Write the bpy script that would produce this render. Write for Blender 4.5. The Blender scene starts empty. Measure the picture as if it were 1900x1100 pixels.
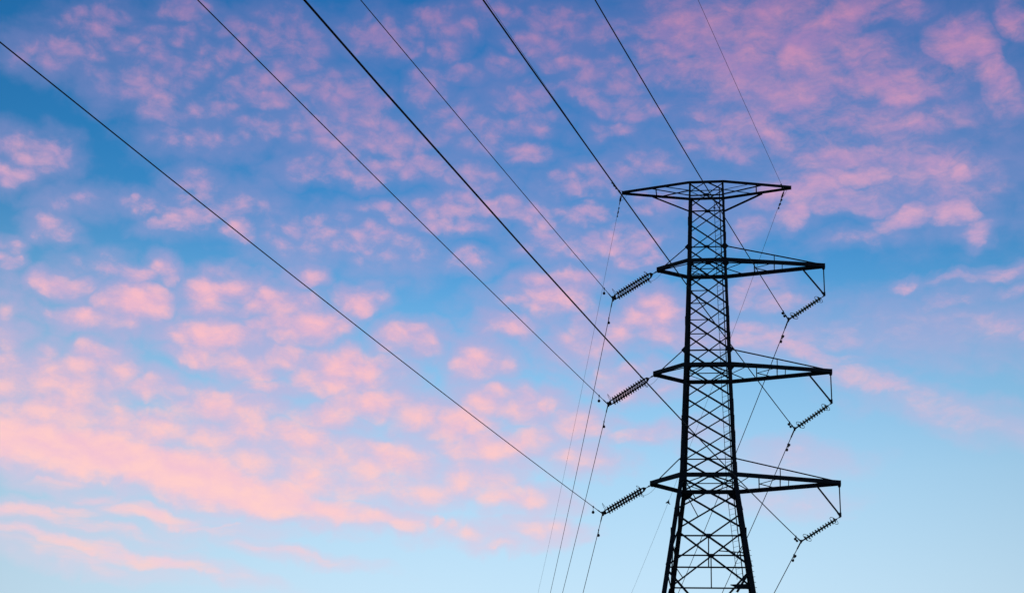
import bpy, math, random
from mathutils import Vector, Matrix, Quaternion

scene = bpy.context.scene
COL = scene.collection
random.seed(7)

# ------------------------------------------------------------------ camera
cam_data = bpy.data.cameras.new('camera')
cam = bpy.data.objects.new('camera', cam_data)
COL.objects.link(cam)
PITCH, ROLL = math.radians(24.180), math.radians(2.7294)
F = Vector((0, math.cos(PITCH), math.sin(PITCH)))
R0 = Vector((1, 0, 0))
U0 = Vector((0, -math.sin(PITCH), math.cos(PITCH)))
R = R0 * math.cos(ROLL) + U0 * math.sin(ROLL)
U = U0 * math.cos(ROLL) - R0 * math.sin(ROLL)
cam.matrix_world = Matrix(((R.x, U.x, -F.x, 0), (R.y, U.y, -F.y, 0), (R.z, U.z, -F.z, 1.6), (0, 0, 0, 1)))
cam_data.sensor_width = 36.0
cam_data.lens = 2911.87 / 1900 * 36.0
cam_data.clip_start = 0.1
cam_data.clip_end = 20000
scene.camera = cam

scene.view_settings.view_transform = 'Standard'
scene.view_settings.look = 'None'
scene.view_settings.exposure = 0.0
scene.view_settings.gamma = 1.0

# ------------------------------------------------------------------ sky: clear twilight with pink altocumulus
SUN_EL, SUN_AZ = math.radians(1.0), math.radians(-32.0)     # just over the horizon, ahead and to the left


def lin(r, g, b):
    f = lambda c: (c / 255 / 12.92) if c / 255 <= 0.04045 else ((c / 255 + 0.055) / 1.055) ** 2.4
    return (f(r), f(g), f(b), 1.0)

# cloud cover: (azimuth*0.906, elevation, radius, radius) in degrees, tilt in radians, strength
CLOUDS = {
 'A': [
  (-13.34,22.54,1.5,0.96,0.152,1.1), (-14.96,21.76,1.16,0.45,0.069,0.8), (-15.82,22.81,0.93,0.49,0.025,0.75), (-13.41,23.63,0.83,0.38,0.156,0.5),
  (-12.43,23.94,0.56,0.5,0.148,0.6), (-10.57,23.42,1.69,0.62,0.131,0.75), (-8.27,23.28,1.33,0.58,0.112,0.7), (-10.49,22.81,1.31,0.39,0.129,0.6),
  (-10.37,21.89,1.86,0.81,0.035,0.95), (-9.02,22.35,0.85,0.43,0.117,0.7), (-7.24,22.54,1.71,0.82,0.103,0.95), (-10.83,21.05,0.89,0.54,-0.146,0.8),
  (-9.13,20.91,1.08,0.66,-0.068,0.9), (-14.37,20.32,1.33,0.72,0.059,0.8), (-16.19,19.5,1.64,0.97,0.163,0.55), (-17.21,20.84,0.69,1.12,0.177,0.35),
  (-13.53,20.1,0.8,0.67,0.145,0.6), (-5.61,23.59,1.12,0.67,0.092,0.95), (-7.33,24.36,0.67,0.35,0.106,0.5), (-5.76,21.02,2.08,0.94,0.09,1.0),
  (-8.06,21.38,0.94,0.43,0.107,0.5), (-12.12,19.72,1.08,0.5,-0.015,0.75), (-8.31,20.18,1.11,0.39,0.107,0.55), (-4.73,20.03,1.69,0.7,0.081,0.95),
  (-5.98,19.34,1.49,0.66,0.089,0.8), (-3.0,19.68,1.13,0.78,0.069,0.85), (-1.67,19.37,1.69,0.7,0.06,0.95), (-4.01,18.04,2.04,0.77,-0.108,0.85),
  (-4.72,17.69,1.38,0.66,0.079,0.85), (-1.04,21.8,1.19,0.82,0.056,0.85), (-3.58,22.34,1.15,0.63,0.075,0.65), (-0.05,23.15,1.16,0.47,-0.165,0.65),
  (1.56,24.25,1.47,0.9,0.035,0.7), (5.07,23.54,1.54,0.78,0.008,0.65), (5.37,22.95,1.15,0.43,0.007,0.5), (3.54,23.12,1.16,0.79,0.021,0.45),
  (-0.67,20.21,1.14,0.7,0.053,0.8), (0.85,20.19,1.14,0.7,0.043,0.75), (-0.31,18.67,2.06,0.7,0.051,0.9), (0.89,19.02,1.13,0.59,0.043,0.6),
  (-1.0,17.56,1.49,0.7,0.055,0.75), (-2.64,16.97,1.38,0.66,0.065,0.65), (0.51,16.86,1.39,0.5,-0.1,0.7), (2.29,19.56,1.32,0.47,0.033,0.5),
  (2.69,18.5,1.31,0.47,0.032,0.4), (-9.69,19.35,2.38,0.69,0.023,0.85), (-12.47,18.33,1.42,0.57,0.131,0.75), (-9.07,18.74,1.46,0.61,-0.038,0.75),
  (-7.01,18.37,1.66,0.77,-0.052,0.85), (-6.03,17.88,1.1,0.66,0.087,0.6), (-15.34,18.59,2.25,0.94,0.152,0.85), (-14.58,19.37,1.93,0.94,0.15,0.75),
  (-16.34,17.3,2.72,1.04,0.058,1.25), (-13.72,17.2,2.79,1.09,-0.016,1.5), (-11.01,16.82,3.03,1.14,-0.07,1.6), (-8.27,16.41,2.35,0.84,-0.05,1.3),
  (-6.87,17.03,1.46,0.77,-0.093,0.8), (-12.44,18.14,2.13,0.95,0.037,0.8), (-9.59,18.49,2.0,0.96,0.019,0.8), (-16.19,19.5,2.08,1.12,0.163,0.7),
  (-8.58,17.63,2.0,0.77,-0.045,0.75), (-6.05,16.04,2.0,0.61,-0.1,0.9), (-4.03,15.81,1.46,0.42,-0.001,0.8), (-5.05,17.18,1.65,0.77,0.08,0.6),
  (-3.12,15.97,0.73,0.31,0.067,0.6), (-2.38,15.87,0.48,0.31,0.063,0.7), (-1.27,15.61,1.28,0.38,0.057,0.35), (1.29,15.73,1.1,0.31,-0.049,0.4),
  (-0.15,15.28,0.91,0.19,0.05,0.3), (4.73,19.33,1.5,0.35,0.017,0.4), (4.52,21.08,1.33,0.43,0.016,0.45), (4.14,21.56,1.14,0.39,0.018,0.35),
  (2.59,22.31,1.15,0.59,0.029,0.3),
 ],
 'S': [
  (-14.93,15.98,1.02,0.22,0.062,0.5), (-13.32,15.65,1.04,0.22,0.013,0.55), (-15.44,14.9,2.37,0.31,-0.074,0.8), (-11.52,15.24,2.01,0.34,-0.018,0.95),
  (-14.11,15.11,1.02,0.26,0.053,0.6), (-13.16,14.54,1.89,0.22,-0.068,0.5), (-14.45,13.95,3.23,0.35,-0.121,1.0), (-11.32,13.72,2.78,0.31,-0.118,0.8),
  (-14.39,13.55,2.54,0.29,-0.105,0.45), (-9.37,13.54,1.23,0.22,-0.09,0.4), (-16.38,17.48,2.55,0.89,0.04,1.1), (-13.9,17.18,2.62,0.9,-0.033,1.35),
  (-11.2,16.86,2.85,0.87,-0.088,1.4), (-8.45,16.45,2.35,0.65,-0.123,1.1), (-6.05,16.04,2.0,0.5,-0.137,0.9), (-4.02,15.76,1.28,0.35,-0.075,0.7),
  (-6.62,14.36,1.97,0.21,-0.101,0.6), (-5.52,14.17,0.72,0.19,-0.033,0.5), (-9.54,14.95,1.41,0.19,0.102,0.3), (-9.2,15.11,0.71,0.11,0.25,0.5),
 ],
 'B': [
  (-16.35,31.98,1.55,0.74,0.205,0.75), (-17.1,30.78,1.7,0.78,0.039,0.8), (-18.49,30.57,0.63,0.55,0.224,0.8), (-14.73,31.74,1.57,0.47,0.271,0.55),
  (-13.19,32.12,0.79,0.38,0.173,0.5), (-13.15,33.08,1.2,0.56,0.01,0.75), (-14.06,30.14,1.93,0.85,0.042,0.75), (-13.37,29.5,1.07,0.53,0.17,0.8),
  (-13.04,31.19,2.17,0.57,0.17,0.5), (-11.73,31.79,0.7,0.38,-0.008,0.7), (-10.74,31.94,0.81,0.49,0.148,0.75), (-11.26,32.72,1.21,0.49,0.072,0.55),
  (-11.65,29.88,1.18,0.57,0.154,0.5), (-10.76,30.69,0.8,0.42,0.146,0.65), (-9.52,30.48,1.6,0.46,-0.033,0.8), (-9.44,31.36,1.51,0.54,0.382,0.85),
  (-8.5,32.06,1.43,0.65,0.125,0.75), (-7.76,30.99,1.42,0.46,0.018,0.85), (-6.71,30.72,1.21,0.78,-0.225,0.8), (-9.0,32.76,1.64,0.76,0.131,0.55),
  (-9.71,33.43,1.03,0.45,0.139,0.4), (-7.41,29.67,1.81,0.66,0.113,0.7), (-9.8,29.47,1.19,0.42,0.135,0.5), (-12.06,28.65,1.36,0.57,0.155,0.4),
  (-17.56,27.26,1.37,0.75,0.062,0.85), (-18.04,26.36,0.81,0.52,0.206,0.9), (-17.67,23.38,0.53,0.3,-0.031,0.9), (-17.67,23.9,0.35,0.26,0.194,0.4),
  (-16.56,24.78,0.79,0.53,0.004,0.75), (-15.82,25.88,0.92,0.42,0.184,0.4), (-13.6,26.08,0.75,0.38,0.164,0.5), (-11.87,25.97,1.14,0.65,0.148,0.75),
  (-12.75,25.48,0.75,0.31,0.155,0.65), (-11.64,27.07,0.96,0.5,0.009,0.6), (-10.01,25.74,0.81,0.54,0.131,0.9), (-10.38,26.37,1.54,0.66,0.136,0.45),
  (-14.72,23.67,0.91,0.49,0.167,0.45), (-7.39,25.86,1.75,0.78,0.109,0.4), (-5.24,25.98,1.57,0.51,0.091,0.6), (-5.92,33.12,1.25,0.76,0.101,0.55),
  (-5.29,33.09,1.46,0.69,0.014,0.8), (-3.68,33.9,1.27,0.46,0.078,0.75), (-3.02,33.57,0.84,0.57,0.072,0.7), (-2.19,33.82,0.55,0.5,0.064,0.6),
  (-3.07,32.89,0.75,0.5,0.072,0.75), (-3.7,31.59,0.83,0.77,0.079,0.75), (-2.29,32.17,0.83,0.39,0.065,0.75), (-0.64,32.66,0.84,0.39,0.049,0.7),
  (0.96,34.26,1.27,0.57,0.032,0.8), (-1.17,34.45,1.06,0.57,0.053,0.6), (0.58,33.38,1.47,0.58,-0.122,0.8), (1.45,32.84,1.26,0.46,0.029,0.8),
  (0.05,31.43,1.24,0.58,0.043,0.75), (0.51,30.48,1.23,0.54,0.039,0.65), (-6.52,30.94,1.62,0.89,-0.226,0.8), (-5.64,30.25,1.62,0.78,-0.237,0.85),
  (-4.55,29.57,1.42,0.66,0.086,0.85), (-6.57,29.38,1.61,0.78,0.105,0.75), (-4.07,28.64,1.61,0.62,0.082,0.85), (-5.65,28.3,1.4,0.51,0.096,0.75),
  (-7.26,28.33,1.39,0.5,0.11,0.6), (-2.57,30.41,1.44,0.66,0.068,0.65), (-1.62,28.42,1.41,0.55,0.06,0.75), (0.45,29.5,1.22,0.51,0.041,0.85),
  (-1.32,30.0,1.64,0.78,0.056,0.5), (-0.76,27.39,2.2,0.55,-0.05,0.9), (-2.55,27.18,1.4,0.55,0.068,0.85), (-3.32,26.73,1.19,0.43,0.074,0.8),
  (0.66,27.16,1.2,0.59,-0.303,0.9), (-1.91,26.63,1.19,0.47,0.062,0.8), (-4.73,27.01,1.19,0.35,0.087,0.6), (-1.64,25.37,1.08,0.39,0.06,0.7),
  (1.09,26.29,1.19,0.59,0.037,0.6), (2.45,27.32,1.4,0.51,0.025,0.75), (4.07,26.27,1.58,0.71,0.012,0.9), (2.49,26.04,1.39,0.47,0.026,0.7),
  (2.93,32.29,1.46,0.77,0.015,0.75), (2.32,31.7,1.24,0.5,0.021,0.75), (3.37,31.33,1.24,0.5,0.012,0.8), (3.97,32.11,1.24,0.58,0.005,0.7),
  (4.61,30.95,1.03,0.46,0.001,0.85), (3.59,30.37,1.02,0.39,0.011,0.7), (2.67,33.82,1.9,0.76,0.016,0.45), (5.21,32.69,1.66,0.96,-0.008,0.6),
  (5.03,29.21,1.21,0.47,-0.001,0.65), (2.02,28.38,1.21,0.47,0.027,0.65), (3.22,28.61,1.41,0.66,0.016,0.6), (5.24,27.65,1.19,0.47,-0.0,0.5),
  (7.46,30.82,1.22,0.35,-0.026,0.75), (7.25,29.96,1.41,0.46,-0.022,0.6), (8.05,29.36,1.0,0.39,-0.028,0.6), (9.27,30.28,1.2,0.58,-0.042,0.5),
  (2.13,24.85,1.37,0.47,0.03,0.5), (4.67,25.69,1.18,0.39,0.008,0.5), (-4.42,25.66,1.18,0.78,0.083,0.35), (0.01,23.98,0.78,0.28,0.047,0.2),
 ],
 'C': [
  (6.88,33.81,2.71,1.71,-0.026,0.7), (9.58,34.08,2.64,1.15,0.27,0.8), (8.51,32.61,2.43,1.35,0.289,0.85), (10.98,33.25,2.59,1.35,0.346,0.85),
  (12.25,34.1,1.97,0.97,0.414,0.85), (12.17,32.6,2.37,0.77,0.257,0.8), (10.31,31.58,2.79,0.96,0.195,0.75), (13.89,31.51,2.35,0.68,-0.223,0.9),
  (14.25,31.1,1.36,0.49,-0.092,0.9), (12.94,32.16,1.55,0.58,0.424,0.6), (16.71,32.62,1.55,1.11,-0.536,1.0), (17.39,31.7,1.34,0.63,-0.63,1.0),
  (17.88,30.89,0.94,0.74,-0.807,0.7), (14.66,34.06,1.2,0.48,-0.104,0.7), (18.5,33.22,0.76,0.73,-0.639,0.75), (14.76,30.11,1.35,0.56,-0.349,0.75),
  (13.43,30.41,2.33,0.68,0.089,0.5), (9.47,30.47,2.99,0.77,0.124,0.5), (11.2,29.04,2.15,0.69,0.115,0.65), (12.77,29.13,2.13,0.61,-0.071,0.8),
  (15.04,28.66,1.71,0.45,-0.351,0.9), (16.12,28.09,0.75,0.49,-0.536,0.95), (10.77,28.1,2.13,0.7,0.21,1.0), (12.72,28.37,2.11,0.46,0.105,0.85),
  (10.35,27.25,1.06,0.5,0.392,0.9), (12.29,27.44,1.72,0.46,-0.062,0.65), (14.35,27.01,1.12,0.42,0.24,1.0), (15.66,26.99,1.3,0.45,-0.303,0.95),
  (16.61,26.15,0.53,0.66,-1.149,1.0), (15.31,27.31,1.49,0.49,-0.088,0.4), (13.58,26.68,0.75,0.31,-0.071,0.5), (12.42,26.28,1.14,0.27,0.118,0.3),
  (16.02,24.55,1.08,0.17,0.008,0.42), (17.38,24.56,0.89,0.21,0.089,0.45), (17.68,23.93,0.88,0.19,0.054,0.4), (14.0,24.45,0.63,0.23,0.205,0.65),
  (15.42,23.78,0.91,0.26,0.199,0.25), (16.79,22.92,1.41,0.41,-0.082,0.2), (17.73,22.61,0.31,0.26,-0.088,0.4), (10.19,22.32,2.05,0.43,-0.137,0.7),
  (8.7,22.74,2.07,0.47,-0.018,0.6), (11.82,21.49,1.66,0.5,-0.494,0.6), (13.24,20.86,1.62,0.38,-0.378,0.5), (15.31,19.81,2.1,0.38,-0.281,0.3),
  (8.73,24.49,1.15,0.47,0.331,0.6), (8.33,23.14,1.14,0.35,-0.16,0.75), (9.49,24.08,1.14,0.39,-0.028,0.3), (11.32,22.86,2.05,0.38,0.142,0.2),
  (13.91,22.93,2.55,0.46,-0.059,0.1), (8.59,26.83,0.78,0.39,-0.028,0.5), (9.52,18.48,1.09,0.27,-0.012,0.15), (9.66,16.94,1.08,0.3,-0.008,0.25),
  (15.0,28.19,2.83,1.33,-0.089,0.5), (12.08,30.9,5.93,2.47,-0.07,0.35),
 ],
}


world = bpy.data.worlds.new('World')
scene.world = world
world.use_nodes = True
NT = world.node_tree
NT.nodes.clear()


def N(kind, **kw):
    n = NT.nodes.new(kind)
    for k, v in kw.items():
        setattr(n, k, v)
    return n


def put(sock, v):
    if isinstance(v, bpy.types.NodeSocket):
        NT.links.new(v, sock)
    else:
        sock.default_value = v


def M(op, a, b=0.0, c=0.0, clamp=False):
    n = N('ShaderNodeMath', operation=op, use_clamp=clamp)
    put(n.inputs[0], a); put(n.inputs[1], b); put(n.inputs[2], c)
    return n.outputs[0]


def V(op, a, b=(0, 0, 0), out=0):
    n = N('ShaderNodeVectorMath', operation=op)
    put(n.inputs[0], a); put(n.inputs[1], b)
    return n.outputs[out]


def XYZ(x, y, z=0.0):
    n = N('ShaderNodeCombineXYZ')
    put(n.inputs[0], x); put(n.inputs[1], y); put(n.inputs[2], z)
    return n.outputs[0]


def smooth(v, lo, hi, to0=0.0, to1=1.0):
    n = N('ShaderNodeMapRange', interpolation_type='SMOOTHSTEP')
    put(n.inputs[0], v); put(n.inputs[1], lo); put(n.inputs[2], hi); put(n.inputs[3], to0); put(n.inputs[4], to1)
    return n.outputs[0]


def noise(vec, scale, detail, rough=0.5, lac=2.0, dist=0.0, color=False):
    n = N('ShaderNodeTexNoise', noise_dimensions='2D')
    put(n.inputs['Vector'], vec); put(n.inputs['Scale'], scale); put(n.inputs['Detail'], detail)
    put(n.inputs['Roughness'], rough); put(n.inputs['Lacunarity'], lac); put(n.inputs['Distortion'], dist)
    return n.outputs[1] if color else n.outputs[0]


def mixc(fac, a, b):
    n = N('ShaderNodeMix', data_type='RGBA', blend_type='MIX')
    put(n.inputs[0], fac); put(n.inputs[6], a); put(n.inputs[7], b)
    return n.outputs[2]


def ramp(v, stops, interp='B_SPLINE'):
    n = N('ShaderNodeValToRGB')
    cr = n.color_ramp
    cr.interpolation = interp
    while len(cr.elements) < len(stops):
        cr.elements.new(0.5)
    for e, (p, c) in zip(cr.elements, stops):
        e.position = p; e.color = c
    put(n.inputs[0], v)
    return n.outputs[0]


direction = N('ShaderNodeTexCoord').outputs['Generated']
sx = N('ShaderNodeSeparateXYZ'); put(sx.inputs[0], direction)
azim = M('MULTIPLY', M('ARCTAN2', sx.outputs[0], sx.outputs[1]), 57.29578)
elev = M('MULTIPLY', M('ARCSINE', sx.outputs[2]), 57.29578)
q = XYZ(M('MULTIPLY', azim, 0.906), elev)

# irregular edges: bend the sky coordinate by two scales of turbulence
def bend(vec, scale, detail, amount):
    c = noise(vec, scale, detail, 0.55, color=True)
    off = V('MULTIPLY', V('SUBTRACT', c, (0.5, 0.5, 0.5)), (amount, amount * 0.75, 0.0))
    return V('ADD', vec, off)

qw = bend(bend(q, 0.5, 1.0, 1.2), 1.9, 2.0, 0.42)


def monomials(vec):
    s = N('ShaderNodeSeparateXYZ'); put(s.inputs[0], vec)
    x, y = s.outputs[0], s.outputs[1]
    return XYZ(M('MULTIPLY', x, x), M('MULTIPLY', x, y), M('MULTIPLY', y, y)), XYZ(x, y, 1.0)


def field(m2, m1, blobs):
    """Cloud cover of one kind: the highest of many soft ellipses (centre, radii in degrees, tilt, strength)."""
    acc = None
    for cx, cy, rx, ry, t, amp in blobs:
        ca, sa = math.cos(t), math.sin(t)
        A = ca * ca / rx ** 2 + sa * sa / ry ** 2
        B = 2 * ca * sa * (1 / rx ** 2 - 1 / ry ** 2)
        C_ = sa * sa / rx ** 2 + ca * ca / ry ** 2
        D = -2 * A * cx - B * cy
        E = -2 * C_ * cy - B * cx
        G = A * cx * cx + B * cx * cy + C_ * cy * cy
        a = V('DOT_PRODUCT', m2, (-amp * A, -amp * B, -amp * C_), out=1)
        b = V('DOT_PRODUCT', m1, (-amp * D, -amp * E, amp - amp * G), out=1)
        s = M('ADD', a, b)
        acc = M("MAXIMUM", s, -4.0 if acc is None else acc)
    return acc

m2, m1 = monomials(qw)
covA = field(m2, m1, CLOUDS['A'])
covB = field(m2, m1, CLOUDS['B'])
covC = field(m2, m1, CLOUDS['C'])
covS = field(m2, m1, CLOUDS['S'])

qf = bend(q, 0.8, 1.0, 0.5)                     # gently bent, for the grain of the clouds
flat = V('MULTIPLY', qf, (1.0, 1.5, 1.0))


def cells(vec, scale):
    """Rounded cloudlets: high in the middle of each cell, low in the gaps."""
    n = N('ShaderNodeTexVoronoi', voronoi_dimensions='2D', feature='SMOOTH_F1')
    put(n.inputs['Vector'], vec); put(n.inputs['Scale'], scale); n.inputs['Smoothness'].default_value = 0.35; n.inputs['Randomness'].default_value = 0.9
    return M('SUBTRACT', 0.95, n.outputs['Distance'])


def cloudlets(vec, cell, fluff, detail, w):
    a_ = M('MULTIPLY', cells(vec, cell), w)
    return M('MULTIPLY_ADD', noise(vec, fluff, detail, 0.67), 1.0 - w, a_)

n_puff = cloudlets(flat, 0.78, 1.15, 8.0, 0.42)
n_puff_up = cloudlets(V('ADD', flat, (0.12, 0.55, 0.0)), 0.78, 1.15, 4.0, 0.42)
n_fine = cloudlets(V('ADD', flat, (31.0, 7.0, 0.0)), 1.25, 1.9, 8.0, 0.38)
streak_c = N('ShaderNodeMapping'); put(streak_c.inputs[0], qf)
streak_c.inputs['Rotation'].default_value = (0, 0, math.radians(-22)); streak_c.inputs['Scale'].default_value = (0.5, 1.0, 1)
n_veil = noise(streak_c.outputs[0], 1.2, 9.0, 0.68)
streak_s = N('ShaderNodeMapping'); put(streak_s.inputs[0], qf)
streak_s.inputs['Rotation'].default_value = (0, 0, math.radians(11)); streak_s.inputs['Scale'].default_value = (0.35, 1.6, 1)
n_streak = noise(streak_s.outputs[0], 1.0, 8.0, 0.66)

lit = M('MULTIPLY_ADD', M('SUBTRACT', n_puff, n_puff_up), 1.6, M('MULTIPLY_ADD', M('SUBTRACT', n_puff, 0.5), 1.4, 0.55), clamp=True)


def alpha(cov, n, k, lo, hi, top):
    d = M('MULTIPLY_ADD', M('SUBTRACT', n, 0.52), k, cov)
    gate = smooth(cov, -0.25, 0.25)
    return M('MULTIPLY', M('MULTIPLY', smooth(d, lo, hi), gate), top)

aA = alpha(covA, n_puff, 2.5, -0.25, 1.42, 0.95)
aB = alpha(covB, n_fine, 2.9, -0.25, 1.75, smooth(elev, 24.0, 31.0, 0.84, 0.54))
aC = alpha(covC, n_veil, 2.3, -0.35, 1.6, 0.86)
aS = alpha(covS, n_streak, 1.7, -0.15, 1.25, 0.88)
# thin mottled lavender film round and between the puffs
n_film = noise(flat, 0.3, 4.0, 0.55)
mott = M('MULTIPLY_ADD', M('SUBTRACT', n_fine, 0.5), 1.8, M('MULTIPLY', M('SUBTRACT', n_film, 0.5), 2.6))
filmA = M('MULTIPLY', smooth(M('ADD', covA, mott), -1.7, 0.7), 0.68)
filmB = M('MULTIPLY', smooth(M('ADD', M('MAXIMUM', covB, M('MAXIMUM', M('ADD', covC, -0.1), covS)), mott), -2.2, 0.9), 0.50)
film = M('MAXIMUM', filmA, filmB)

inv = lambda a: M('SUBTRACT', 1.0, a)
clear = M('MULTIPLY', M('MULTIPLY', inv(aA), inv(aB)), M('MULTIPLY', inv(aC), inv(aS)))
cover = inv(clear)

e01 = M('DIVIDE', elev, 90.0, clamp=True)
blue = ramp(e01, [(0.0, lin(226, 236, 242)), (0.10, lin(214, 238, 253)), (0.15, lin(201, 233, 254)), (0.20, lin(170, 216, 248)), (0.235, lin(138, 197, 240)),
                  (0.262, lin(102, 173, 228)), (0.29, lin(64, 147, 212)), (0.32, lin(48, 135, 202)), (0.36, lin(40, 120, 190)), (0.40, lin(38, 106, 176)), (1.0, lin(24, 62, 120))])
pink = ramp(e01, [(0.0, lin(246, 208, 200)), (0.14, lin(246, 212, 222)), (0.19, lin(246, 196, 209)), (0.235, lin(234, 184, 209)),
                  (0.29, lin(210, 168, 206)), (0.34, lin(192, 144, 192)), (0.40, lin(174, 126, 180)), (1.0, lin(150, 110, 150))])
peach = ramp(e01, [(0.0, lin(252, 206, 186)), (0.16, lin(255, 212, 210)), (0.21, lin(255, 201, 200)), (0.25, lin(250, 190, 201)), (0.30, lin(240, 178, 200)), (0.35, lin(218, 152, 186)), (0.40, lin(204, 138, 176)), (1.0, lin(150, 110, 150))])
cloud_col = mixc(lit, pink, peach)

# lens vignetting painted into the sky colour: dims either side of straight ahead
az_fall = smooth(M('ABSOLUTE', M('ADD', azim, -2.0)), 3.0, 42.0, 1.0, 0.58)
tint = N('ShaderNodeVectorMath', operation='SCALE'); put(tint.inputs[0], blue); put(tint.inputs[3], az_fall)
nish = N('ShaderNodeTexSky', sky_type='NISHITA')
nish.sun_disc = False
nish.sun_elevation = SUN_EL
nish.sun_rotation = SUN_AZ
nish.air_density = 1.0
nish.dust_density = 0.4
nish.ozone_density = 3.0
ns = N('ShaderNodeVectorMath', operation='SCALE'); put(ns.inputs[0], nish.outputs[0]); ns.inputs[3].default_value = 0.05
air = mixc(0.03, tint.outputs[0], ns.outputs[0])
haze_col = ramp(e01, [(0.0, lin(236, 214, 222)), (0.15, lin(224, 210, 230)), (0.21, lin(204, 186, 220)), (0.28, lin(162, 160, 212)), (0.35, lin(126, 132, 192)), (0.42, lin(104, 110, 172)), (1.0, lin(80, 80, 130))])
sky_col = mixc(cover, mixc(film, air, haze_col), cloud_col)
bg = N('ShaderNodeBackground'); put(bg.inputs[0], sky_col); bg.inputs[1].default_value = 1.0
out = N('ShaderNodeOutputWorld'); NT.links.new(bg.outputs[0], out.inputs[0])
world.cycles.sampling_method = 'MANUAL'
world.cycles.sample_map_resolution = 256

# ------------------------------------------------------------------ sun, almost set
sun_data = bpy.data.lights.new('sun', 'SUN')
sun_data.energy = 0.12
sun_data.angle = math.radians(0.5)
sun_data.color = (1.0, 0.62, 0.5)
sun = bpy.data.objects.new('sun', sun_data)
COL.objects.link(sun)
sun.rotation_euler = Vector((math.sin(SUN_AZ) * math.cos(SUN_EL), math.cos(SUN_AZ) * math.cos(SUN_EL), math.sin(SUN_EL))).to_track_quat('Z', 'Y').to_euler()

# ------------------------------------------------------------------ materials


def material(name, base, rough=0.6, metal=0.0, vary=0.35, scale=6.0, transmission=0.0, bump=0.0, spec=0.2):
    m = bpy.data.materials.new(name)
    m.use_nodes = True
    t = m.node_tree
    b = t.nodes['Principled BSDF']
    co = t.nodes.new('ShaderNodeTexCoord')
    nz = t.nodes.new('ShaderNodeTexNoise'); nz.inputs['Scale'].default_value = scale; nz.inputs['Detail'].default_value = 6.0
    t.links.new(co.outputs['Object'], nz.inputs['Vector'])
    cr = t.nodes.new('ShaderNodeValToRGB')
    lo = [c * (1 - vary) for c in base] + [1]
    hi = [c * (1 + vary) for c in base] + [1]
    cr.color_ramp.elements[0].position = 0.3; cr.color_ramp.elements[0].color = lo
    cr.color_ramp.elements[1].position = 0.7; cr.color_ramp.elements[1].color = hi
    t.links.new(nz.outputs[0], cr.inputs[0])
    t.links.new(cr.outputs[0], b.inputs['Base Color'])
    b.inputs['Roughness'].default_value = rough
    b.inputs['Metallic'].default_value = metal
    b.inputs['Specular IOR Level'].default_value = spec
    b.inputs['Transmission Weight'].default_value = transmission
    if bump:
        bp = t.nodes.new('ShaderNodeBump'); bp.inputs['Strength'].default_value = bump
        t.links.new(nz.outputs[0], bp.inputs['Height']); t.links.new(bp.outputs[0], b.inputs['Normal'])
    return m


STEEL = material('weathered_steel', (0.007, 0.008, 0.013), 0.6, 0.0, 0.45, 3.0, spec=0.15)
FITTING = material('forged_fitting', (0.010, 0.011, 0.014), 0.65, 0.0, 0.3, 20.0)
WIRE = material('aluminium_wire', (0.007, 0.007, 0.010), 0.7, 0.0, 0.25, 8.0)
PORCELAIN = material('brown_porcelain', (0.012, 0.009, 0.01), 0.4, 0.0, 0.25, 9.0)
GREEN_GLASS = material('green_glass', (0.012, 0.13, 0.12), 0.25, 0.0, 0.15, 9.0, transmission=0.35)
GRASS = material('dry_grass', (0.05, 0.06, 0.025), 0.95, 0.0, 0.5, 0.35, bump=0.6)

# ------------------------------------------------------------------ mesh helpers


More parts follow.
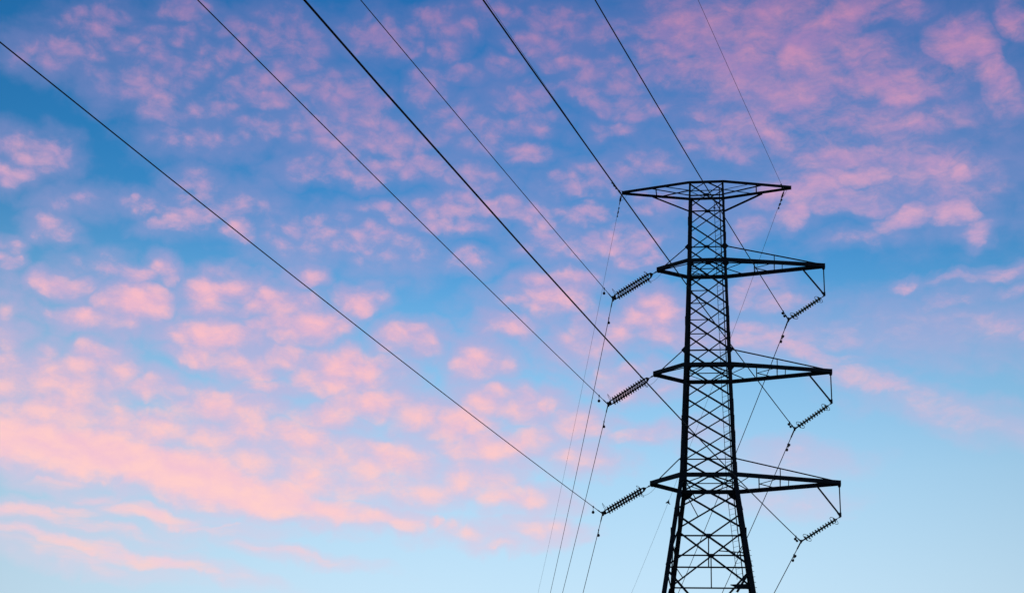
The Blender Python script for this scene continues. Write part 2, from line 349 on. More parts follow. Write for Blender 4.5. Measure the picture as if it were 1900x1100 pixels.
class MB:
    def __init__(self):
        self.v, self.f = [], []

    def prism(self, a, b, prof, ex, ey):
        """Sweep a flat outline (list of x, y) straight from a to b."""
        a, b, ex, ey = Vector(a), Vector(b), Vector(ex), Vector(ey)
        self.loft([[p + ex * x + ey * y for x, y in prof] for p in (a, b)])

    def loft(self, rings, closed_caps=True):
        n = len(rings[0]); o = len(self.v)
        for r in rings:
            self.v += [tuple(p) for p in r]
        for k in range(len(rings) - 1):
            for i in range(n):
                j = (i + 1) % n
                self.f.append((o + k * n + i, o + k * n + j, o + (k + 1) * n + j, o + (k + 1) * n + i))
        if closed_caps:
            self.f.append(tuple(o + i for i in range(n - 1, -1, -1)))
            self.f.append(tuple(o + (len(rings) - 1) * n + i for i in range(n)))

    def angle(self, a, b, s, face_n, t=None):
        """Steel angle bar a-b: one flange flat in the plane whose normal is face_n, the other standing on it."""
        a, b = Vector(a), Vector(b)
        d = (b - a).normalized()
        n = Vector(face_n); n = (n - d * n.dot(d)).normalized()
        w = d.cross(n)
        t = t or max(0.008, s * 0.14)
        h = s / 2
        self.prism(a, b, [(-h, 0), (h, 0), (h, -s * .8), (h - t, -s * .8), (h - t, -t), (-h, -t)], w, n)

    def tube(self, pts, r, n=8, caps=True):
        pts = [Vector(p) for p in pts]
        rings = []
        up = Vector((0, 0, 1))
        d0 = (pts[1] - pts[0]).normalized()
        if abs(d0.dot(up)) > 0.95:
            up = Vector((1, 0, 0))
        x = d0.cross(up).normalized()
        for i, p in enumerate(pts):
            d = (pts[min(i + 1, len(pts) - 1)] - pts[max(i - 1, 0)]).normalized()
            x = (x - d * x.dot(d)).normalized()
            y = d.cross(x)
            rr = r[i] if isinstance(r, (list, tuple)) else r
            rings.append([p + (x * math.cos(2 * math.pi * k / n) + y * math.sin(2 * math.pi * k / n)) * rr for k in range(n)])
        self.loft(rings, caps)

    def ring(self, centre, ax, ay, rx, ry, r, n=20, m=6):
        o = len(self.v); c = Vector(centre); ax = Vector(ax); ay = Vector(ay); az = ax.cross(ay).normalized()
        for k in range(n):
            th = 2 * math.pi * k / n
            p = c + ax * (rx * math.cos(th)) + ay * (ry * math.sin(th))
            d = (ax * math.cos(th) + ay * math.sin(th)).normalized()
            for j in range(m):
                ph = 2 * math.pi * j / m
                self.v.append(tuple(p + d * (r * math.cos(ph)) + az * (r * math.sin(ph))))
        for k in range(n):
            for j in range(m):
                k2, j2 = (k + 1) % n, (j + 1) % m
                self.f.append((o + k * m + j, o + k2 * m + j, o + k2 * m + j2, o + k * m + j2))

    def plate(self, outline, n, t):
        """Flat plate: outline points in space, thickness t along n (centred)."""
        n = Vector(n).normalized()
        self.loft([[Vector(p) - n * (t / 2) for p in outline], [Vector(p) + n * (t / 2) for p in outline]])

    def box(self, c, ex, ey, ez):
        c, ex, ey, ez = Vector(c), Vector(ex), Vector(ey), Vector(ez)
        self.loft([[c + ez * s - ex - ey, c + ez * s + ex - ey, c + ez * s + ex + ey, c + ez * s - ex + ey] for s in (-1, 1)])

    def lathe(self, a, axis, prof, n=18):
        """Solid of revolution about axis from a; prof = (radius, height)."""
        a = Vector(a); z = Vector(axis).normalized()
        x = z.orthogonal().normalized(); y = z.cross(x)
        self.loft([[a + z * h + (x * math.cos(2 * math.pi * k / n) + y * math.sin(2 * math.pi * k / n)) * max(r, 1e-4) for k in range(n)] for r, h in prof])

    def mesh(self, name, mat, soft=False):
        me = bpy.data.meshes.new(name)
        me.from_pydata(self.v, [], self.f)
        me.validate(); me.update()
        me.materials.append(mat)
        if soft:
            me.polygons.foreach_set('use_smooth', [True] * len(me.polygons))
        return me

    def build(self, name, mat, parent=None, soft=False, loc=None):
        o = bpy.data.objects.new(name, self.mesh(name, mat, soft))
        COL.objects.link(o)
        if parent is not None:
            o.parent = parent
        if loc is not None:
            o.location = loc
        return o


def empty(name, loc, rz=0.0, parent=None):
    o = bpy.data.objects.new(name, None)
    o.empty_display_size = 0.5
    COL.objects.link(o)
    o.location = loc
    o.rotation_euler = (0, 0, rz)
    if parent is not None:
        o.parent = parent
    return o


def tag(o, label, cat, group=None):
    o['label'] = label; o['category'] = cat
    if group:
        o['group'] = group

# ------------------------------------------------------------------ ground
g = MB()
S = 6000
n = 40
for i in range(n + 1):
    for j in range(n + 1):
        x = S * (2 * i / n - 1); y = S * (2 * j / n - 1)
        g.v.append((x, y, 0.0))
for i in range(n):
    for j in range(n):
        a = i * (n + 1) + j
        g.f.append((a, a + n + 1, a + n + 2, a + 1))
ground = g.build('ground', GRASS)
ground['kind'] = 'structure'

# ------------------------------------------------------------------ the lattice tower
PSI = math.radians(-9.6078)
BASE = Vector((11.63779, 85.00796, 0.0))
tower = empty('transmission_tower', BASE, PSI)
tag(tower, 'tall black steel lattice transmission tower with four crossarms and a ladder inside', 'pylon')

ZP = [47.52, 42.20, 35.49, 28.79, 23.377, 0.0]
WP = [2.087, 2.306, 2.711, 3.169, 4.62, 10.9]


def width(z):
    for k in range(len(ZP) - 1):
        if z >= ZP[k + 1]:
            t = (z - ZP[k]) / (ZP[k + 1] - ZP[k])
            return WP[k] + t * (WP[k + 1] - WP[k])
    return WP[-1]

Z_TOP, Z2, Z3, Z4 = 47.52, 42.21, 35.48, 28.80
JOINT = [47.52, 45.74, 44.01, 42.21, 40.34, 38.42, 36.41, 34.49, 32.56, 30.65, 28.80, 26.63, 23.385]


def corner(su, sv, z, inset=0.0):
    w = width(z) / 2 - inset
    return Vector((su * w, sv * w, z))

# four legs: L sections that thicken towards the ground, with splice plates
SEC = [(47.60, .12, .016), (42.2, .15, .018), (38.4, .18, .02), (35.49, .21, .022), (28.79, .235, .024), (23.377, .26, .026), (0.0, .30, .03)]
for su in (-1, 1):
    for sv in (-1, 1):
        mb = MB(); rings = []
        for z, s, t in SEC:
            c = corner(su, sv, z)
            prof = [(0, 0), (s, 0), (s, t), (t, t), (t, s), (0, s)]
            rings.append([c + Vector((-su * x, -sv * y, 0)) for x, y in prof])
        if su * sv > 0:
            rings = [r[::-1] for r in rings]
        mb.loft(rings)
        for z in (44.9, 38.3, 32.1, 25.4):
            c = corner(su, sv, z); s = 0.13 + (47 - z) * .005
            mb.box(c + Vector((-su * s / 2 + su * .012, su * 0 + sv * 0.010, 0)), (s / 2, 0, 0), (0, .009, 0), (0, 0, .26))
            mb.box(c + Vector((su * 0.010, -sv * s / 2 + sv * .02, 0)), (.009, 0, 0), (0, s / 2, 0), (0, 0, .26))
        if su > 0 and sv < 0:
            for k in range(60):
                z = 24.35 - k * .3
                if z < 3: break
                c = corner(su, sv, z)
                mb.tube([c + Vector((-.03, 0, 0)), c + Vector((.085, -.03 * (k % 2), 0))], .014, 6)
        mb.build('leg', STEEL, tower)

# faces: sign vectors.  (axis along the face, outward normal)
FACES = [((1, 0), (0, -1)), ((1, 0), (0, 1)), ((0, 1), (-1, 0)), ((0, 1), (1, 0))]


def face_pt(face, s, z, off=0.0):
    """Point on a tower face: s = -1..1 across, off = metres outwards."""
    (au, av), (nu, nv) = face
    w = width(z) / 2
    return Vector((au * s * w + nu * (w + off), av * s * w + nv * (w + off), z))


def cross_z(z0, z1):
    w0, w1 = width(z0), width(z1)
    t = w0 / (w0 + w1)
    return z0 + t * (z1 - z0)

for fi, face in enumerate(FACES):
    nrm = Vector((face[1][0], face[1][1], 0.05))
    back = -nrm
    big = 1.0 if fi < 2 else 0.85
    for k in range(len(JOINT) - 1):
        z0, z1 = JOINT[k], JOINT[k + 1]
        gap = 0.07 if k < 10 else 0.13
        za, zb = z0 - gap, z1 + gap
        s1 = (.076 if k < 3 else .092 if k < 9 else .102) * big
        s2 = (.062 if k < 3 else .07 if k < 9 else .09) * big
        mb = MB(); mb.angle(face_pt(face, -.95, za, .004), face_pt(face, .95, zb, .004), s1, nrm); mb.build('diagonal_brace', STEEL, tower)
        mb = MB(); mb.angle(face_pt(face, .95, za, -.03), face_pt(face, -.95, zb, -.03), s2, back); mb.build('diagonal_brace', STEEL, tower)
        zc = cross_z(z0, z1)
        if fi < 2:
            if k in (3, 4, 5, 6):        # half-length horizontals from the left leg to the crossing
                mb = MB(); mb.angle(face_pt(face, -.97, zc, -.05), face_pt(face, 0, zc, -.05), .05, back); mb.build('horizontal_brace', STEEL, tower)
            # leg gussets
            if k >= 4:
                for s in (-1, 1):
                    hw = .13 if k < 10 else .19
                    hh = .26 if k < 10 else .3
                    w = width(z0) / 2
                    pts = [(1.0, -hh), (1.0, hh), (1 - hw / w, hh * .55), (1 - hw * 1.25 / w, 0), (1 - hw / w, -hh * .6)]
                    mb = MB(); mb.plate([face_pt(face, s * a, z0 + h, .022) for a, h in pts], nrm, .014); mb.build('gusset_plate', STEEL, tower)

# full horizontals with a plate at the crossing
for z, faces, plate, size in ((46.64, (0, 1, 2, 3), .17, .07), (43.12, (0, 1), .16, .06), (36.41, (0, 1), 0, .06), (29.73, (0, 1), .15, .06), (25.20, (0, 1, 2, 3), .17, .075), (23.385, (0, 1, 2, 3), 0, .075)):
    for fi in faces:
        face = FACES[fi]; nrm = Vector((face[1][0], face[1][1], 0))
        mb = MB(); mb.angle(face_pt(face, -.97, z, -.06), face_pt(face, .97, z, -.06), size, -nrm); mb.build('horizontal_brace', STEEL, tower)
        if plate and fi < 2:
            w = width(z) / 2; a = plate * 1.15 / w; b = plate * .62
            pts = [(-a, b * .3), (-a * .55, b), (a * .55, b), (a, b * .3), (a, -b * .3), (a * .55, -b), (-a * .55, -b), (-a, -b * .3)]
            mb = MB(); mb.plate([face_pt(face, s, z + h, .02) for s, h in pts], nrm, .012); mb.build('gusset_plate', STEEL, tower)

# diamond plates where the crossarm ties meet the legs, and big plates under the lowest arms
for z, hw, hh in ((43.12, .24, .28), (36.41, .25, .30), (29.73, .13, .2)):
    for fi in (0, 1):
        for s in (-1, 1):
            face = FACES[fi]; w = width(z) / 2; c = s * (1 - .07 / w)
            pts = [(c - hw / w, 0), (c, hh), (c + hw / w, 0), (c, -hh)]
            mb = MB(); mb.plate([face_pt(face, a, z + h, .036) for a, h in pts], (0, face[1][1], 0), .012); mb.build('gusset_plate', STEEL, tower)
for z, d in ((Z2, .22), (Z3, .24), (Z4, .40)):
    for fi in (0, 1):
        for s in (-1, 1):
            face = FACES[fi]; w = width(z) / 2
            d = d if z > 30 else (.52 if fi else .36)
            pts = [(s * 1.0, .1), (s * 1.0, -.1 - d), (s * (1 - d * .9 / w), -.1 - d * .45), (s * (1 - d * 1.25 / w), -.06), (s * (1 - d * 1.25 / w), .1)]
            mb = MB(); mb.plate([face_pt(face, a, z + h, .05) for a, h in pts], (0, face[1][1], 0), .012); mb.build('gusset_plate', STEEL, tower)

# hangers and short secondary braces in the two widest panels
for fi in (0, 1):
    face = FACES[fi]; nrm = Vector((0, face[1][1], 0))
    mb = MB(); mb.angle(face_pt(face, 0, 25.2, -.075), face_pt(face, 0, 23.385, -.075), .065, -nrm); mb.build('hanger_bar', STEEL, tower)

    def on_diag(k, s0, t):
        z0, z1 = JOINT[k], JOINT[k + 1]; z = z0 + t * (z1 - z0)
        w0, w1 = width(z0), width(z1)
        x = s0 * w0 * (1 - t) - s0 * w1 * t
        return Vector((x / 2, face[1][1] * (width(z) / 2 - .05), z))
    leg = lambda s, z: face_pt(face, s, z, -.05)
    for a, b in ((on_diag(10, -1, .06), on_diag(10, 1, .66)), (leg(-.97, 24.65), on_diag(11, 1, .83)), (on_diag(11, 1, .36) if fi else leg(.97, 25.0), leg(.97, 25.35) if fi else on_diag(11, -1, .8))):
        mb = MB(); mb.angle(a, b, .05, -nrm); mb.build('secondary_brace', STEEL, tower)

# lower body down to the ground (below the picture)
for face in FACES:
    nrm = Vector((face[1][0], face[1][1], .1)); mb = MB()
    zz = [23.385, 17.0, 9.5, 0.3]
    for z0, z1 in zip(zz, zz[1:]):
        mb.angle(face_pt(face, -.97, z0 - .1, .004), face_pt(face, .97, z1, .004), .11, nrm)
        mb.angle(face_pt(face, .97, z0 - .1, -.03), face_pt(face, -.97, z1, -.03), .11, -nrm)
        if z1 > 1:
            mb.angle(face_pt(face, -.97, z1, -.06), face_pt(face, .97, z1, -.06), .09, -nrm)
    mb.build('base_bracing', STEEL, tower)

# ------------------------------------------------------------------ ladder inside the far right leg
ladder = MB().build('ladder', STEEL, tower)
rails = {}
for side, r in ((-1, .018), (1, .034)):
    pts = []
    for z in (47.9 if side > 0 else 47.4, 42.2, 35.49, 28.79, 23.75):
        k = .46 + max(0, 28.8 - z) * .035
        w = width(z) / 2
        pts.append(Vector((w - k + side * .17, w - k - side * .17, z)))
    rails[side] = pts
    mb = MB(); mb.tube(pts, r, 6); mb.build('rail', STEEL, ladder)


def on_rail(pts, z):
    for a, b in zip(pts, pts[1:]):
        if a.z >= z >= b.z:
            return a + (b - a) * ((z - a.z) / (b.z - a.z))
    return None
z = 47.2
while z > 23.9:
    a, b = on_rail(rails[-1], z), on_rail(rails[1], z)
    if a and b:
        mb = MB(); mb.tube([a, b], .0095, 6); mb.build('rung', STEEL, ladder)
    z -= .305
me = ladder.data
mb = MB()
for z in (46.7, 42.1, 38.6, 35.3, 32.2, 28.7, 25.2):
    a = on_rail(rails[1], z); b = corner(1, 1, z, .02)
    mb.tube([a, b], .014, 6)
for z in (46.7, 42.1, 37.9, 35.3, 32.0, 28.7, 25.2):
    a = on_rail(rails[-1], z)
    mb.box(a, (.05, -.05, 0), (.02, .02, 0), (0, 0, .04))
ladder.data = mb.mesh('ladder', STEEL)

# ladder landing at the bottom of the picture
landing = MB()
w = width(23.45) / 2
landing.plate([(w - .1, w - .1, 23.62), (w - .1, w - .1, 23.30), (w - .75, w - .55, 23.26), (w - 1.22, w - .8, 23.36), (w - 1.22, w - .8, 23.40), (w - .7, w - .5, 23.50)], (.5, -1, 0), .05)
landing.angle((w - .12, w - .28, 24.35), (w - .86, w - .6, 23.02), .12, (.3, -1, 0))
landing.build('ladder_landing', STEEL, tower)

# ------------------------------------------------------------------ crossarms


def chord(mb, pts, h, depth, sign):
    """Channel section along a plan polyline; the web on the outside (sign = -1 near, +1 far)."""
    rings = []
    P_ = [Vector(p) for p in pts]
    t = .016
    for i, p in enumerate(P_):
        d1 = (P_[i] - P_[i - 1]).normalized() if i else (P_[1] - P_[0]).normalized()
        d2 = (P_[i + 1] - P_[i]).normalized() if i < len(P_) - 1 else d1
        d = (d1 + d2).normalized()
        nrm = Vector((-d.y, d.x, 0)).normalized()
        if nrm.y * sign < 0:
            nrm = -nrm
        k = 1 / max(.5, d.dot(d1))
        prof = [(0, -h / 2), (0, h / 2), (-depth, h / 2), (-depth, h / 2 - t), (-t, h / 2 - t), (-t, -h / 2 + t), (-depth, -h / 2 + t), (-depth, -h / 2)]
        r = [p + nrm * (x * k) + Vector((0, 0, y)) for x, y in prof]
        rings.append(r if sign < 0 else r[::-1])
    mb.loft(rings)


def crossarm(z, uL, uR, h, tie_z=None, label=None):
    arm = empty('crossarm', (0, 0, z), 0, tower)
    arm['label'] = label
    w = width(z) / 2
    out = w + .075
    ends = {}
    for sv in (-1, 1):
        mb = MB()
        chord(mb, [(-uL, sv * .10, 0), (-w - .02, sv * out, 0), (w + .02, sv * out, 0), (uR, sv * .10, 0)], h, .075, sv)
        mb.build('chord', STEEL, arm)

    def cv(u):                                   # half depth of the arm at u
        if abs(u) <= w: return out
        L = uL if u < 0 else uR
        return .10 + (out - .10) * (L - abs(u)) / (L - w)

    def bar(a, b, s, nrm=(0, 0, -1), name='plan_brace'):
        m_ = MB(); m_.angle(a, b, s * (1.3 if name == 'plan_brace' else 1.12), nrm); m_.build(name, STEEL, arm)
    zz = -.02
    wi = w - .02
    bar((-wi, 0, zz), (wi, 0, zz), .055)
    for su in (-1, 1):
        for sv in (-1, 1):
            bar((su * wi, 0, zz - .01), (su * .06, sv * (out - .06), zz - .01), .055 if sv < 0 else .04)
    for u, s in ((uL, -1), (uR, 1)):             # end plates
        m_ = MB(); m_.box((s * (u - .015), 0, 0), (.012, 0, 0), (0, .115, 0), (0, 0, h / 2 + .012)); m_.build('end_plate', STEEL, arm)
        m_ = MB(); m_.box((s * (u - .24), 0, -.02), (.2, 0, 0), (0, cv(s * (u - .24)) - .02, 0), (0, 0, h / 2 - .03)); m_.build('tip_plate', STEEL, arm)
    if tie_z is None:
        for s, L in ((-1, 3.1), (1, 3.0)):
            bar((s * L, -cv(L * s) + .05, 0), (s * L, cv(L * s) - .05, 0), .06, name='cross_strut')
            for sv in (-1, 1):
                bar((s * wi, 0, .01), (s * 2.75, sv * (cv(s * 2.75) - .05), .01), .05 if sv > 0 else .035)
                zs = 46.64 - z
                bar((s * (width(46.64) / 2 - .02), sv * (width(46.64) / 2 + .02), zs), (s * 3.35, sv * (cv(3.35 * s) - .03), -h / 2 + .02), .09 if sv > 0 else .06, (0, -sv, 0), name='knee_brace')
    else:
        for u in (2.78, 3.96, 4.42):
            bar((u, -cv(u) + .05, zz), (u, cv(u) - .05, zz), .055 if u < 3 else .04, name='cross_strut')
        for sv in (-1, 1):
            bar((wi, 0, zz - .03), (2.3, sv * (cv(2.3) - .05), zz - .03), .06 if sv > 0 else .045)
            bar((2.80, 0, zz - .03), (3.9, sv * (cv(3.9) - .05), zz - .03), .055 if sv > 0 else .04)
            wt = width(tie_z) / 2
            a = Vector((wt + .05, sv * (wt + .03), tie_z - z)); b = Vector((uR - .35, sv * .10, h / 2 - .02))
            bar(a, b, .055, (0, sv, 0), 'tie_bar')
            t = (3.96 - a.x) / (b.x - a.x); p = a + (b - a) * t
            bar(p, (3.96, sv * (cv(3.96) - .03), h / 2), .045, (0, sv, 0), 'tie_post')
            a = Vector((-wt - .05, sv * (wt + .03), tie_z - z)); b = Vector((-uL + .42, sv * .2, h / 2 - .02))
            bar(a, b, .055, (0, sv, 0), 'tie_bar')
        # rigid V bracket under the long end
        foot = Vector((uR - .10, 0, -1.90)); top = Vector((uR - .10, 0, -h / 2 - .02))
        m_ = MB(); m_.tube([top, foot + Vector((0, 0, .05))], .033, 8)
        m_.lathe(top + Vector((0, 0, -.11)), (0, 0, 1), [(.05, 0), (.085, .03), (.085, .09), (.05, .13)], 10)
        m_.build('hanger_rod', STEEL, arm)
        m_ = MB(); m_.angle((uR - 1.36, 0, -h / 2), (foot.x - .02, 0, foot.z + .04), .085, (0, -1, 0), .02); m_.build('hanger_strut', STEEL, arm)
        m_ = MB(); m_.plate([foot + Vector((.05, 0, .2)), foot + Vector((.05, 0, -.06)), foot + Vector((-.06, 0, -.05)), foot + Vector((-.2, 0, .17))], (0, 1, 0), .024); m_.build('hanger_plate', STEEL, arm)
        # earthing lug under the short end
        m_ = MB(); m_.box((-uL + .5, -.28, -h / 2 - .06), (.025, 0, 0), (0, .02, 0), (0, 0, .07)); m_.build('earth_lug', STEEL, arm)
    return arm

crossarm(Z_TOP, 5.216, 5.11, .15, None, 'top crossarm with two equal pointed ends')
crossarm(Z2, 3.043, 6.933, .235, 43.12, 'upper of the three lopsided crossarms')
crossarm(Z3, 3.213, 7.085, .235, 36.41, 'middle of the three lopsided crossarms')
crossarm(Z4, 3.346, 7.300, .24, 29.73, 'lowest lopsided crossarm')

# ------------------------------------------------------------------ insulators
TW = Matrix.Translation(BASE) @ Matrix.Rotation(PSI, 4, 'Z')
UAX = (TW.to_3x3() @ Vector((1, 0, 0)))
VAX = (TW.to_3x3() @ Vector((0, 1, 0)))


def tw(u, v, z):
    return TW @ Vector((u, v, z))

ATT = {'GL': (-5.25, 47.417), 'GR': (4.68, 47.327), 'L2': (-5.66, 40.367), 'L3': (-5.82, 33.613), 'L4': (-6.01, 27.035),
       'R2': (4.69, 38.775), 'R3': (4.85, 32.004), 'R4': (5.00, 25.450)}


def disc_mesh(mat, r, pitch, name):
    mb = MB()
    mb.lathe((0, 0, 0), (0, 0, 1), [(.018, 0), (.045, .004), (.055, .04), (.07, .05), (r * .8, .062), (r, .092), (r * .985, .112), (r * .86, .106),
                                   (r * .8, .112), (r * .62, .1), (r * .56, .114), (.04, .104), (.02, .115), (.018, pitch)], 20)
    return mb.mesh(name, mat, True)

DISC_DARK = disc_mesh(PORCELAIN, .152, .162, 'insulator_disc')
DISC_GREEN = disc_mesh(GREEN_GLASS, .150, .172, 'insulator_disc')


def string(parent, a, b, n, disc, pitch=.152):
    """A string of n cap-and-pin discs lying between a and b (points in the parent's frame)."""
    a, b = Vector(a), Vector(b); d = (b - a); L = d.length; d.normalize()
    mb = MB()
    mb.tube([(0, 0, 0), (0, 0, max(0, (L - n * pitch) / 2 - .02)), (0, 0, max(.01, (L - n * pitch) / 2)), (0, 0, (L + n * pitch) / 2), (0, 0, (L + n * pitch) / 2 + .02), (0, 0, L)], [.021, .021, .045, .045, .021, .021], 10)
    s0 = (L - n * pitch) / 2
    mb.lathe((0, 0, max(0, s0 - .09)), (0, 0, 1), [(.02, 0), (.04, .02), (.04, .08), (.02, .1)], 8)
    mb.lathe((0, 0, s0 + n * pitch), (0, 0, 1), [(.02, 0), (.04, .02), (.04, .07), (.02, .09)], 8)
    o = mb.build('insulator_string', FITTING, parent, loc=a)
    o.rotation_mode = 'QUATERNION'
    o.rotation_quaternion = Vector((0, 0, 1)).rotation_difference(d)
    for k in range(n):
        c = bpy.data.objects.new('insulator_disc', disc)
        COL.objects.link(c); c.parent = o; c.location = (0, 0, s0 + k * pitch)
    return o


def double_set(key, uT, zT, label):
    """Two parallel strings of dark discs from the tip of a short arm down to a conductor."""
    root = empty('insulator_assembly', tw(uT, 0, zT), PSI)
    tag(root, label, 'insulator', 'double insulator strings on the short arms')
    u, z = ATT[key]
    E_ = Vector((u - uT, 0, z - zT)); d = E_.normalized()
    perp = Vector((-d.z, 0, d.x))
    if perp.z < 0: perp = -perp
    y = Vector((0, 1, 0))
    a = d * .40; b = E_ - d * .20
    sp = .31
    for sv in (-1, 1):
        string(root, a + y * (sv * sp), b + y * (sv * sp) - y * (sv * .02), 14, DISC_DARK, .162)
    mb = MB(); mb.tube([d * .02, d * .14], .022, 8); mb.tube([d * .12, d * .30], .016, 8)
    mb.ring(d * .05, d, perp, .06, .04, .014, 12, 6); mb.ring(d * .17, d, y, .06, .04, .014, 12, 6)
    mb.build('shackle_link', FITTING, root)
    mb = MB(); mb.plate([d * .25 - y * .04, d * .25 + y * .04, d * .40 + y * .34, d * .45 + y * .32, d * .45 - y * .32, d * .40 - y * .34], perp, .05); mb.build('yoke_plate', FITTING, root)
    mb = MB(); mb.plate([E_ - d * .22 - y * .32, E_ - d * .22 + y * .32, E_ - d * .14 + y * .33, E_ + d * .02 + y * .14, E_ + d * .02 - y * .14, E_ - d * .14 - y * .33], perp, .05); mb.build('yoke_plate', FITTING, root)
    mb = MB(); mb.lathe(E_ - y * .34, y, [(.03, 0), (.055, .06), (.06, .34), (.055, .62), (.03, .68)], 10); mb.build('suspension_clamp', FITTING, root)
    # arcing loops near the arm, horn by the conductor
    mb = MB()
    for sv in (-1, 1):
        c = a + d * .28 + y * (sv * sp)
        mb.ring(c + perp * (.17 if sv < 0 else -.17) - d * .05, (perp * .9 + d * .2).normalized(), (y * .6 - d * .5).normalized(), .13, .09, .012, 18, 6)
        mb.tube([c - d * .2, c - d * .12 + perp * (.06 * -sv)], .012, 6)
    mb.build('arcing_horn', FITTING, root)
    mb = MB(); s = b - y * .16
    mb.tube([s, s + perp * .16 - d * .02, s + perp * .30 - d * .0 + Vector((0, 0, .1)), s + perp * .36 + Vector((.01, 0, .16))], .012, 6)
    mb.tube([s - y * .12, s + perp * .16 - y * .12 + d * -.1, s + perp * .36 - y * .04 + Vector((.0, 0, .16))], .012, 6)
    mb.build('arcing_horn', FITTING, root)
    # bonding lead back to the arm
    mb = MB(); p0 = a + d * .22 + y * sp - perp * .2; p1 = Vector((.50, -.28, .02))
    pts = []
    for i in range(13):
        t = i / 12
        pts.append(p0.lerp(p1, t) + Vector((0, 0, -.16 * math.sin(math.pi * t) + (.12 * math.sin(math.pi * t) if t > .6 else 0) * 0)))
    mb.tube(pts, .008, 6); mb.build('bonding_lead', FITTING, root)
    return root


def single_set(key, uT, zT, label):
    """One string of green glass discs from the V bracket of a long arm to a conductor."""
    root = empty('insulator_assembly', tw(uT, 0, zT), PSI)
    tag(root, label, 'insulator', 'green glass insulator strings on the long arms')
    u, z = ATT[key]
    E_ = Vector((u - uT, 0, z - zT)); d = E_.normalized()
    perp = Vector((-d.z, 0, d.x))
    if perp.z < 0: perp = -perp
    y = Vector((0, 1, 0))
    a = d * .24; b = E_ - d * .16
    string(root, a, b, 12, DISC_GREEN, .172)
    mb = MB(); mb.tube([d * 0, d * .26], .018, 8); mb.ring(d * .06, d, perp, .06, .04, .013, 12, 6); mb.ring(d * .16, d, y, .06, .035, .013, 12, 6)
    mb.build('shackle_link', FITTING, root)
    for c in (a + d * .20, b - d * .24):
        ax = (perp * .95 + d * .25).normalized(); ay = (y * .6 + d * .7).normalized()
        mb = MB(); mb.ring(c, ax, ay, .27, .13, .016, 26, 6)
        mb.tube([c + ay * .13, c + ay * .05], .012, 6)
        mb.build('corona_ring', FITTING, root)
    mb = MB(); mb.plate([E_ - d * .2 - y * .05, E_ - d * .2 + y * .05, E_ + y * .16, E_ + d * .05, E_ - y * .16], perp, .05)
    mb.lathe(E_ - y * .3, y, [(.028, 0), (.05, .08), (.062, .3), (.05, .52), (.028, .6)], 10); mb.build('suspension_clamp', FITTING, root)
    return root

double_set('L2', -3.06, Z2 - .13, 'upper of the three double strings of dark disc insulators on the left')
double_set('L3', -3.23, Z3 - .13, 'middle one of the three double strings of dark disc insulators')
double_set('L4', -3.36, Z4 - .13, 'lowest of the three double strings of dark disc insulators')
single_set('R2', 6.833, Z2 - 1.93, 'upper single string of green glass insulators under the long right arm')
single_set('R3', 6.985, Z3 - 1.93, 'single string of green glass insulators hanging from the middle long arm')
single_set('R4', 7.20, Z4 - 1.93, 'lowest single string of green glass insulators')

# ------------------------------------------------------------------ wires over both spans
# heading (rad from +y towards +x), slope and curvature at the tower, each side
SPAN = {'nearL4': (3.4900, -.08356, .000242668), 'nearL3': (3.4900, -.08814, .000182597), 'nearR4': (3.49024, -.11674, .000381549),
        'nearL2': (3.49006, -.09414, .000135539), 'nearGL': (3.48995, -.09401, .000250495), 'nearR3': (3.49069, -.12228, .00030647),
        'nearR2': (3.49093, -.13537, .000415444), 'nearGR': (3.48987, -.09536, .000220742),
        'farGL': (-.034182, -.149856, .000506191), 'farL2': (-.03225, -.162059, .000559436), 'farL3': (-.034489, -.142151, .000531069),
        'farL4': (-.032728, -.165066, .000508178), 'farGR': (-.035424, -.129024, .000440864), 'farR2': (-.033519, -.158327, .000488143),
        'farR3': (-.033004, -.168961, .000513964), 'farR4': (-.033593, -.155553, .000508315)}


def on_span(key, side, t, sag=True):
    u, z = ATT[key]
    b, a, c = SPAN[side + key]
    return tw(u, 0, z) + Vector((math.sin(b) * t, math.cos(b) * t, a * t + c * t * t))


def direction_at(key, side, t):
    return (on_span(key, side, t + .05) - on_span(key, side, t)).normalized()


def wire(key, name, r, label, cat, group):
    near_t = [0] + [.4 * 1.22 ** k for k in range(32)]
    near_t = [t for t in near_t if t < 205] + [205]
    far_t = [t for t in near_t if t < 200] + [200]
    pts = [on_span(key, 'near', t) for t in near_t[::-1]] + [on_span(key, 'far', t) for t in far_t[1:]]
    o = tw(ATT[key][0], 0, ATT[key][1])
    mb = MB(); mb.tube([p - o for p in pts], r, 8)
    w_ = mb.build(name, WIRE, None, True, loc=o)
    tag(w_, label, cat, group)
    # thicker armour rods wrapped round the wire at the clamp
    m_ = MB()
    arm = [on_span(key, 'near', t) - o for t in (1.1, .9, .3)] + [on_span(key, 'near', 0) - o] + [on_span(key, 'far', t) - o for t in (.3, .9, 1.1)]
    m_.tube(arm, [r, r * 1.7, r * 1.7, r * 1.7, r * 1.7, r * 1.7, r], 8)
    m_.build('armour_rod', WIRE, w_, True)
    return w_


def ball_weight(w_, key, side, t):
    o = w_.location; p = on_span(key, side, t) - o
    mb = MB(); mb.box(p, (.03, 0, 0), (0, .05, 0), (0, 0, .045))
    mb.tube([p, p + Vector((0, 0, -.24))], .014, 6)
    mb.lathe(p + Vector((0, 0, -.40)), (0, 0, 1), [(.0, 0), (.06, .02), (.085, .08), (.06, .15), (.02, .18)], 12)
    mb.build('damper_weight', FITTING, w_, True)


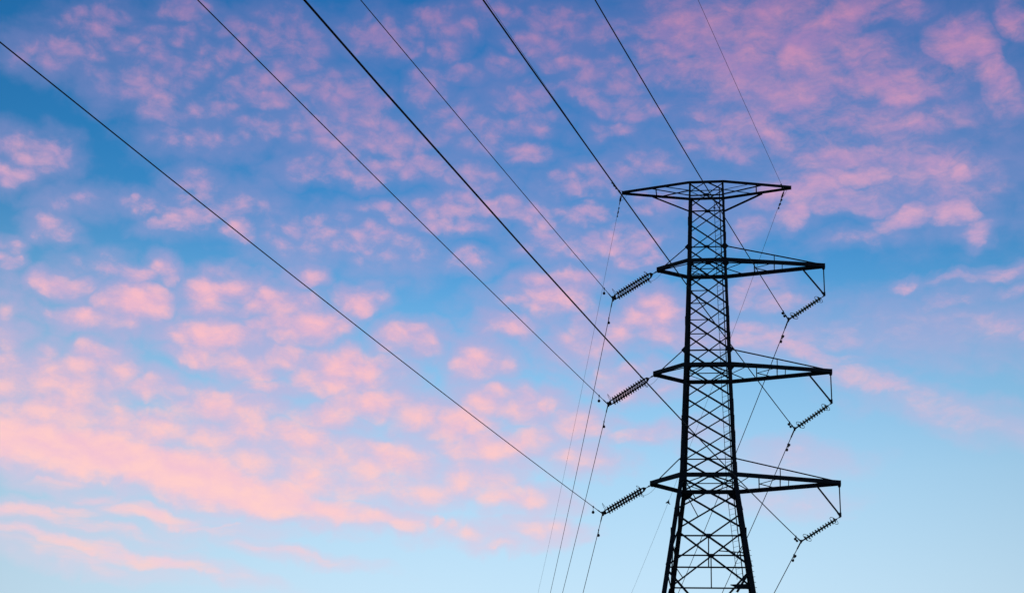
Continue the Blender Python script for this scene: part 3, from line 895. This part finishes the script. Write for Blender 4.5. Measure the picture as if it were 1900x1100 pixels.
def damper(w_, key, side, t, s=1.0):
    """Dumb-bell vibration damper clamped under the wire."""
    o = w_.location; p = on_span(key, side, t) - o; d = direction_at(key, side, t)
    dn = Vector((0, 0, -1)); dn = (dn - d * dn.dot(d)).normalized()
    q_ = p + dn * (.13 * s)
    mb = MB(); mb.plate([p - d * .04 * s - dn * .04 * s, p + d * .04 * s - dn * .04 * s, q_ + d * .03 * s, q_ - d * .03 * s], d.cross(dn), .05 * s)
    mb.tube([q_ - d * .27 * s, q_, q_ + d * .27 * s], .012 * s, 6)
    for e in (-1, 1):
        mb.lathe(q_ + d * (e * .17 * s) + dn * (.02 * s), d * e, [(.02 * s, 0), (.05 * s, .02 * s), (.052 * s, .12 * s), (.035 * s, .15 * s), (.01 * s, .16 * s)], 10)
    mb.build('vibration_damper', FITTING, w_, True)

CG = 'power conductors of the tower'
for key, label in (('L2', 'thin black conductor from the uppermost left insulator pair, crossing the sky to the top edge'),
                   ('L3', 'thin black conductor clamped to the middle pair of dark insulator strings'),
                   ('L4', 'lowest black conductor on the left, leaving the picture through its left edge')):
    c = wire(key, 'conductor_wire', .0185, label, 'power line', CG)
    ball_weight(c, key, 'near', 1.9); ball_weight(c, key, 'far', 2.15)
for key, label in (('R2', 'thick black conductor crossing the top crossarm on its way to the uppermost green glass insulators'),
                   ('R3', 'thick black conductor running close along the ground wire, held by the middle green glass insulators'),
                   ('R4', 'thickest black conductor, crossing the tower body to the lowest green glass insulators')):
    c = wire(key, 'conductor_wire', .024, label, 'power line', CG)
    damper(c, key, 'near', 1.75, 1.25); damper(c, key, 'far', 1.85, 1.25)

GG = 'ground wires on the top crossarm'
for key, label in (('GL', 'hair-thin ground wire fixed to the left tip of the top crossarm'), ('GR', 'hair-thin ground wire fixed to the right tip of the top crossarm')):
    w_ = wire(key, 'ground_wire', .0085 if key == 'GL' else .0102, label, 'power line', GG)
    o = w_.location
    for side in ('near', 'far'):
        d = direction_at(key, side, .2)
        mb = MB()
        for t in (.16, .30):
            mb.ring(on_span(key, side, t) - o, d, Vector((0, 0, 1)) if t < .2 else d.cross(Vector((0, 0, 1))).normalized(), .09, .05, .018, 12, 6)
        mb.lathe(on_span(key, side, .38) - o, d, [(.02, 0), (.06, .05), (.055, .3), (.03, .36), (.025, .6), (.012, .75)], 8)
        mb.build('dead_end_clamp', FITTING, w_, True)
        if key == 'GL':
            damper(w_, key, side, 1.45, .8); damper(w_, key, side, 1.95, .8)
        else:
            damper(w_, key, side, 1.0, .9)
            if side == 'far':
                damper(w_, key, side, 1.45, .9)
    # slack jumper looping past the arm tip
    p0 = on_span(key, 'near', .7) - o; p1 = on_span(key, 'far', .7) - o
    su = 1 if key == 'GL' else .6
    mid = UAX * (.45 * su)
    pts = []
    for i in range(17):
        t = i / 16
        b_ = math.sin(math.pi * t)
        pts.append(p0.lerp(p1, t) + mid * b_ ** .7 + Vector((0, 0, .10 + .0 * t)) * b_)
    mb = MB(); mb.tube(pts, .0085, 6); mb.build('jumper_loop', WIRE, w_, True)
    if key == 'GR':
        p = on_span(key, 'far', 48.37) - o; d = direction_at(key, 'far', 48.37)
        mb = MB()
        k = .52
        mb.lathe(p + Vector((0, 0, -.05)), Vector((.12, 0, 1)), [(.01, -.05), (.10, 0), (.09, .08), (.04, .2), (.005, .34)], 10)
        mb.plate([p + Vector((-.01, 0, .14)), p + Vector((-.46 * k, .05, -.04)), p + Vector((-.36 * k, .05, -.10)), p + Vector((0, 0, -.04))], (0, 1, 0), .03)
        mb.plate([p + Vector((0, 0, .08)), p + Vector((.36 * k, -.05, -.40 * k)), p + Vector((.14 * k, -.05, -.36 * k)), p + Vector((-.05, 0, -.08))], (0, 1, 0), .03)
        mb.build('bird_diverter', FITTING, w_)
